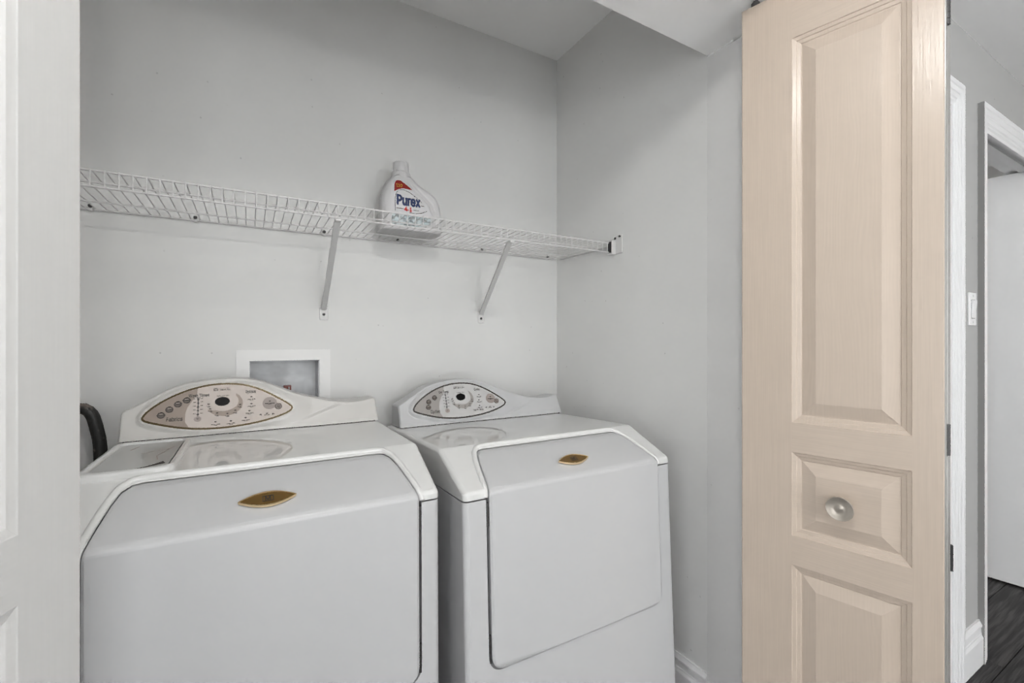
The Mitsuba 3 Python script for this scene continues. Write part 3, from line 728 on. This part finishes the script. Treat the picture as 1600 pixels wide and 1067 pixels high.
        add(dp, 'lid_mark', xf(extr(shapely.union_all([sg.LineString([(0.135, 0.40), (0.115, 0.30), (0.122, 0.26)]).buffer(0.0013), sg.LineString([(0.060, 0.44), (0.052, 0.40)]).buffer(0.0016), sg.LineString([(0.080, 0.345), (0.128, 0.375)]).buffer(0.0009)]), 0.0012), trans(0, 0, zd + 0.0072)), 'ink_pale')
    return root, M, zd

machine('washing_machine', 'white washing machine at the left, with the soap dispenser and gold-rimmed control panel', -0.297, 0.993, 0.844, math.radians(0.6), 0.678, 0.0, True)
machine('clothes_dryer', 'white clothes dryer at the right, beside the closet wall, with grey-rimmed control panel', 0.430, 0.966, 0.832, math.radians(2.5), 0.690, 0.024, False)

# drain hose behind the washer

hp = np.array([(-0.452, 1.700, 0.55), (-0.452, 1.700, 0.90), (-0.440, 1.700, 0.990), (-0.416, 1.700, 1.021), (-0.392, 1.700, 1.010), (-0.377, 1.700, 0.972), (-0.369, 1.700, 0.930), (-0.366, 1.700, 0.885), (-0.362, 1.702, 0.75), (-0.355, 1.702, 0.45)])
s_ = np.r_[0, np.cumsum(np.linalg.norm(np.diff(hp, axis=0), axis=1))]
cs = CubicSpline(s_, hp)
k = put(None, 'drain_hose', tube(cs(np.linspace(0, s_[-1], 90)), 0.0155, 20), 'rubber', 40)
labels[k] = {'label': 'worn black drain hose arching up behind the washing machine at the left', 'category': 'hose'}

# ------------------------------------------------------------------ outlet box in the wall
k = thing('outlet_box', 'white framed washing machine outlet box recessed in the back wall', 'outlet box')
fo, fi = sg.box(-0.038, BZ0 - 0.05, 0.254, 1.176), sg.box(BX0, BZ0, BX1, BZ1)
fr = xf(extr(fo.difference(fi), 0.009), trans(0, YB, 0) @ rotx(math.pi / 2))
put(k, 'frame', fr, 'off_white')
bw = 0.003
put(k, 'recess', cat([box(BX0, BX1, YB + 0.078, YB + 0.081, BZ0, BZ1), box(BX0, BX0 + bw, YB - 0.002, YB + 0.08, BZ0, BZ1), box(BX1 - bw, BX1, YB - 0.002, YB + 0.08, BZ0, BZ1),
                      box(BX0, BX1, YB - 0.002, YB + 0.08, BZ0, BZ0 + bw), box(BX0, BX1, YB - 0.002, YB + 0.08, BZ1 - bw, BZ1)]), 'box_interior')
v = put(k, 'valve', cat([box(0.105, 0.128, YB + 0.018, YB + 0.05, 1.010, 1.048), xf(trimesh.creation.cylinder(0.008, 0.12, sections=20), trans(0.118, YB + 0.04, 0.96))]), 'copper_red', 30, label='red-brown water valve')
put(v, 'stem', xf(trimesh.creation.cylinder(0.0028, 0.034, sections=12), trans(0.1205, YB + 0.015, 1.028)), 'steel', 30)

# ------------------------------------------------------------------ wire shelf
YS, ZS_ = 1.377, 1.602
k = thing('wire_shelf', 'white wire shelf across the closet above the washing machine and dryer', 'shelf')
X0s, X1s = XL + 0.006, 1.250
RODS = [(YS, ZS_ - 0.0045), (YS + 0.001, ZS_ - 0.0415), (1.462, 1.5925), (1.655, 1.590), (1.757, 1.5905)]
for y, z in RODS:
    put(k, 'rod', tube([(X0s, y, z), (X1s, y, z)], 0.0026, 10), 'wire_white', 40)
first = None
xw = np.arange(X0s + 0.0165, X1s - 0.003, 0.0254)
xw = xw - (xw[np.argmin(abs(xw + 0.3143))] + 0.3143)
path = [(1.762, 1.5945), (1.60, 1.5955), (1.44, 1.5985), (YS + 0.008, 1.6015), (YS + 0.001, 1.6005), (YS - 0.0028, 1.5965), (YS - 0.0032, 1.590), (YS - 0.0024, 1.575), (YS - 0.0024, 1.5585)]
proto = mikit.ply(tube([(0, y, z) for y, z in path], 0.00145, 6), 'wire_white', True)
for x in xw:
    kk = key_for(f'{k}__cross_wire')
    scene[kk] = {**proto, 'to_world': T4().translate([float(x), 0, 0])}
for x in (-0.40, -0.149, 0.2326, 0.50, 0.865, 1.205):
    wc = put(k, 'wall_clip', rbox(x - 0.005, x + 0.005, 1.752, YB, 1.585, 1.599, 0.002, 8), 'wire_white', 30)
    put(wc, 'screw', xf(trimesh.creation.cylinder(0.0052, 0.005, sections=16), trans(x, 1.7515, 1.5985) @ rotx(math.pi / 2)), 'clip_dark', 30)
eb = put(k, 'end_bracket', cat([rbox(1.2445, XR, YS - 0.020, YS + 0.012, 1.550, 1.606, 0.003, 10), rbox(1.262, XR, YS - 0.055, YS - 0.005, 1.552, 1.624, 0.002, 10), box(1.2455, XR, YS + 0.01, 1.72, 1.5845, 1.588)]), 'wire_white', 30)
put(eb, 'slot', box(1.2435, 1.2455, YS - 0.014, YS + 0.006, 1.557, 1.601), 'clip_dark')
for y, z in ((YS - 0.018, 1.6135), (YS - 0.043, 1.618)):
    put(eb, 'screw', xf(trimesh.creation.cylinder(0.0042, 0.006, sections=16), trans(1.2615, y, z) @ trimesh.transformations.rotation_matrix(math.pi / 2, [0, 1, 0])), 'clip_dark', 30)
def brace(xt, xf_, label):
    b = thing('shelf_bracket', label, 'bracket', None)
    p0, p1 = np.array([xf_, YB - 0.004, 1.318]), np.array([xt, YS + 0.014, 1.5520])
    d = (p1 - p0) / np.linalg.norm(p1 - p0); L = np.linalg.norm(p1 - p0)
    sx = np.cross(d, [0, 0, 1.0]); sx /= np.linalg.norm(sx); sn = np.cross(sx, d)
    Mx = np.eye(4); Mx[:3, 0], Mx[:3, 1], Mx[:3, 2], Mx[:3, 3] = sx, sn, d, p0
    chan = cat([box(-0.0085, 0.0085, -0.001, 0.001, 0, L), box(-0.0085, -0.0070, -0.001, 0.010, 0.01, L), box(0.0070, 0.0085, -0.001, 0.010, 0.01, L)])
    put(b, 'bar', xf(chan, Mx), 'wire_white')
    put(b, 'foot_plate', rbox(xf_ - 0.014, xf_ + 0.014, YB - 0.0035, YB, 1.282, 1.330, 0.0015, 8), 'wire_white', 30)
    put(b, 'screw', xf(trimesh.creation.cylinder(0.0046, 0.004, sections=16), trans(xf_, YB - 0.005, 1.302) @ rotx(math.pi / 2)), 'clip_dark', 30)
    put(b, 'hook', rbox(xt - 0.008, xt + 0.008, YS - 0.004, YS + 0.018, 1.5505, 1.5574, 0.0015, 8), 'wire_white', 30)
brace(0.221, 0.2326, 'white metal shelf bracket under the wire shelf, left of the detergent bottle')
brace(0.796, 0.865, 'white metal shelf bracket under the wire shelf, nearer the right closet wall')

# ------------------------------------------------------------------ detergent bottle
k = thing('detergent_bottle', 'white laundry detergent bottle with blue and red print standing on the wire shelf', 'bottle')
YC, HB = 1.640, 0.050
def grow(pts, fac):
    p = np.asarray(pts, float); return np.c_[p[:, 0] * fac, EYE + (p[:, 1] - EYE) * fac]
Lp = grow([(0.387, 1.5905), (0.389, 1.62), (0.391, 1.647), (0.393, 1.681), (0.396, 1.715), (0.408, 1.750), (0.424, 1.775), (0.436, 1.786)], 1.025)
Rp = grow([(0.612, 1.5905), (0.6155, 1.62), (0.612, 1.669), (0.605, 1.703), (0.589, 1.728), (0.561, 1.745), (0.529, 1.762), (0.508, 1.782), (0.500, 1.789)], 1.025)
z0b, z1b = 1.6015, min(Lp[-1, 1], Rp[-1, 1])
pl = PchipInterpolator(Lp[:, 1], Lp[:, 0]); pr_ = PchipInterpolator(Rp[:, 1], Rp[:, 0])
def half_depth(z):
    t = np.clip((z - 1.70) / (z1b - 1.70), 0, 1)
    return HB - 0.018 * t * t
HANDLE = sg.LineString(grow([(0.505, 1.772), (0.525, 1.748), (0.552, 1.722), (0.576, 1.700), (0.588, 1.672), (0.591, 1.640)], 1.0))
def front_y(x, z):
    x, z = np.asarray(x, float), np.asarray(z, float)
    zc = np.clip(z, z0b + 1e-4, z1b)
    a, b = pl(zc), pr_(zc)
    t = np.clip(np.abs((x - (a + b) / 2) / ((b - a) / 2)), 0, 1)
    h = half_depth(zc) * (1 - t ** 5) ** (1 / 2.6)
    d = shapely.distance(shapely.points(x, z), HANDLE)
    groove = 0.0115 * np.exp(-(d / 0.0052) ** 2)
    return YC - h + groove
nz, na = 72, 96
rings = []
zz = np.r_[z0b + 0.012 * (1 - np.cos(np.linspace(0, np.pi / 2, 8))), np.linspace(z0b + 0.014, z1b, nz)]
for i, z in enumerate(zz):
    a, b = float(pl(z)), float(pr_(z)); c, hw = (a + b) / 2, (b - a) / 2
    e = max(0.0, 0.012 - (z - z0b)); ins = 0.012 - math.sqrt(max(0.012 ** 2 - e * e, 0)) if e > 0 else 0
    hw -= ins * 0.7
    ang = np.arange(na) * 2 * np.pi / na
    x = c + hw * np.sign(np.cos(ang)) * np.abs(np.cos(ang)) ** 0.62
    fy = YC - front_y(x, np.full(na, z))
    fy = np.maximum(fy - ins * 0.7, 0)
    y = np.where(np.sin(ang) < 0, YC - fy, YC + fy)
    rings.append(np.c_[x, y, np.full(na, z)])
V = np.vstack(rings); fs = []
for i in range(len(rings) - 1):
    for j in range(na):
        j2 = (j + 1) % na
        fs += [[i * na + j, i * na + j2, (i + 1) * na + j2], [i * na + j, (i + 1) * na + j2, (i + 1) * na + j]]
for i, fl_ in ((0, 1), (len(rings) - 1, 0)):
    c = len(V); V = np.vstack([V, rings[i].mean(0)])
    for j in range(na):
        a, b = i * na + j, i * na + (j + 1) % na
        fs.append([c, b, a] if fl_ else [c, a, b])
bm = trimesh.Trimesh(V, fs, process=False)
if bm.volume < 0: bm.invert()
put(k, 'body', bm, 'bottle_white', 40)
ccx = (Lp[-1, 0] + Rp[-1, 0]) / 2 - 0.0005
put(k, 'neck', xf(lathe([(0, -0.01), (0.0335, -0.01), (0.0345, -0.004), (0.0345, 0.010), (0.0325, 0.0155), (0.029, 0.018), (0, 0.018)], 48), trans(ccx, YC, z1b + 0.002)), 'bottle_white', 30)
put(k, 'cap', xf(lathe([(0, 0.0), (0.0285, 0.0), (0.0280, 0.034), (0.0265, 0.0375), (0.022, 0.0395), (0, 0.0395)], 48), trans(ccx, YC, z1b + 0.018)), 'bottle_white', 30)
def patch(poly, off, th=0.0004):
    """A thin printed film on the bottle's front: the polygon is cut into small triangles and laid on the surface."""
    t = extr(poly, th)
    v, f = trimesh.remesh.subdivide_to_size(t.vertices, t.faces, 0.006)
    v = np.array(v)
    y = front_y(v[:, 0], v[:, 1]) - off - v[:, 2]
    return trimesh.Trimesh(np.c_[v[:, 0], y, v[:, 1]], f, process=False)
def P(pts): return sg.Polygon(smooth_loop(grow(pts, 0.994), passes=2))
lab = P([(0.4445, 1.745), (0.448, 1.775), (0.460, 1.783), (0.474, 1.780), (0.507, 1.755), (0.536, 1.729), (0.560, 1.709), (0.575, 1.690), (0.584, 1.660), (0.583, 1.628), (0.50, 1.616), (0.434, 1.616), (0.436, 1.65), (0.443, 1.67)])
lk = put(k, 'label', patch(lab, 0.0003), 'label_white', True)
red = sg.Polygon(grow([(0.4, 1.736), (0.448, 1.740), (0.460, 1.7475), (0.476, 1.7535), (0.512, 1.7515), (0.52, 1.80), (0.4, 1.80)], 0.994)).intersection(lab)
put(lk, 'red_field', patch(red, 0.0008), 'label_red', True)
wat = sg.Polygon(grow([(0.40, 1.600), (0.60, 1.600), (0.60, 1.660), (0.55, 1.656), (0.49, 1.664), (0.40, 1.658)], 0.994)).intersection(lab)
put(lk, 'picture', patch(wat, 0.0008), 'label_water', True)
def bword(text, x, z, height, width, m, bold=False, off=0.0013, shear=0.0, heavy=0.0):
    t = meshkit.text_mesh(text, height, 0.0004, bold); b = t.bounds
    t.apply_translation([-b[0, 0], 0, 0]); t.apply_transform(np.diag([width / (b[1, 0] - b[0, 0]), 1, 1, 1.0]))
    if heavy:
        t = cat([xf(t, trans(dx, dz, 0.00001 * i)) for i, (dx, dz) in enumerate(((-heavy, 0), (heavy, 0), (0, heavy), (0, -heavy), (0, 0)))])
    v, f = trimesh.remesh.subdivide_to_size(t.vertices, t.faces, 0.012)
    v = np.array(v); q = np.c_[v[:, 0] + x + shear * v[:, 1], v[:, 1] + z]
    q = grow(q, 0.994)
    put(lk, 'lettering', trimesh.Trimesh(np.c_[q[:, 0], front_y(q[:, 0], q[:, 1]) - off - v[:, 2], q[:, 1]], f, process=False), m)
bword('Purex', 0.4535, 1.6930, 0.034, 0.0845, 'label_blue', True, heavy=0.0012)
bword('110', 0.452, 1.7560, 0.0125, 0.022, 'label_yellow', True, 0.0016)
bword('4', 0.4795, 1.6725, 0.0135, 0.0125, 'label_scarlet', True, heavy=0.0007)
bword('in', 0.4935, 1.6745, 0.0050, 0.0045, 'label_scarlet', True)
bword('1', 0.4995, 1.6725, 0.0135, 0.007, 'label_scarlet', True, heavy=0.0007)
bword('Mountain Breeze', 0.4995, 1.6445, 0.0075, 0.062, 'ink_soft')
lines = [sg.LineString(grow([(0.4475, 1.668), (0.4475, 1.715), (0.452, 1.735), (0.463, 1.745), (0.480, 1.748), (0.500, 1.741), (0.525, 1.725), (0.545, 1.710)], 0.994)).buffer(0.0007),
         sg.LineString(grow([(0.564, 1.682), (0.545, 1.672), (0.520, 1.667), (0.500, 1.668)], 0.994)).buffer(0.0008)]
put(lk, 'outline', patch(shapely.union_all(lines), 0.0010), 'ink_brown', True)
for r_ in ([(0.451, 1.678), (0.476, 1.6805)], [(0.512, 1.678), (0.534, 1.6800)], [(0.541, 1.697), (0.553, 1.6995)]):
    put(lk, 'small_print', patch(sg.box(*grow(r_, 0.994).ravel()), 0.0010), 'ink_soft', True)

# ------------------------------------------------------------------ light switch in the hall
k = thing('light_switch', 'white light switch on the grey hall wall between the two door casings', 'light switch')
put(k, 'plate', rbox(2.262, 2.334, YF - 0.006, YF, 1.263, 1.383, 0.0025, 10), 'trim_white', 30)
rk = xf(rbox(-0.0165, 0.0165, -0.0045, 0.004, -0.033, 0.033, 0.0015, 8), trans(2.298, YF - 0.0065, 1.323) @ rotx(math.radians(5)))
put(k, 'rocker', rk, 'trim_white', 30)
put(k, 'rocker_gap', xf(extr(sg.box(-0.0185, -0.035, 0.0185, 0.035).difference(sg.box(-0.0168, -0.0333, 0.0168, 0.0333)), 0.0006), trans(2.298, YF - 0.0058, 1.323) @ rotx(math.pi / 2)), 'dark_metal')
for z in (1.275, 1.371):
    put(k, 'screw', xf(trimesh.creation.cylinder(0.0028, 0.0012, sections=12), trans(2.298, YF - 0.0062, z) @ rotx(math.pi / 2)), 'steel', 30)
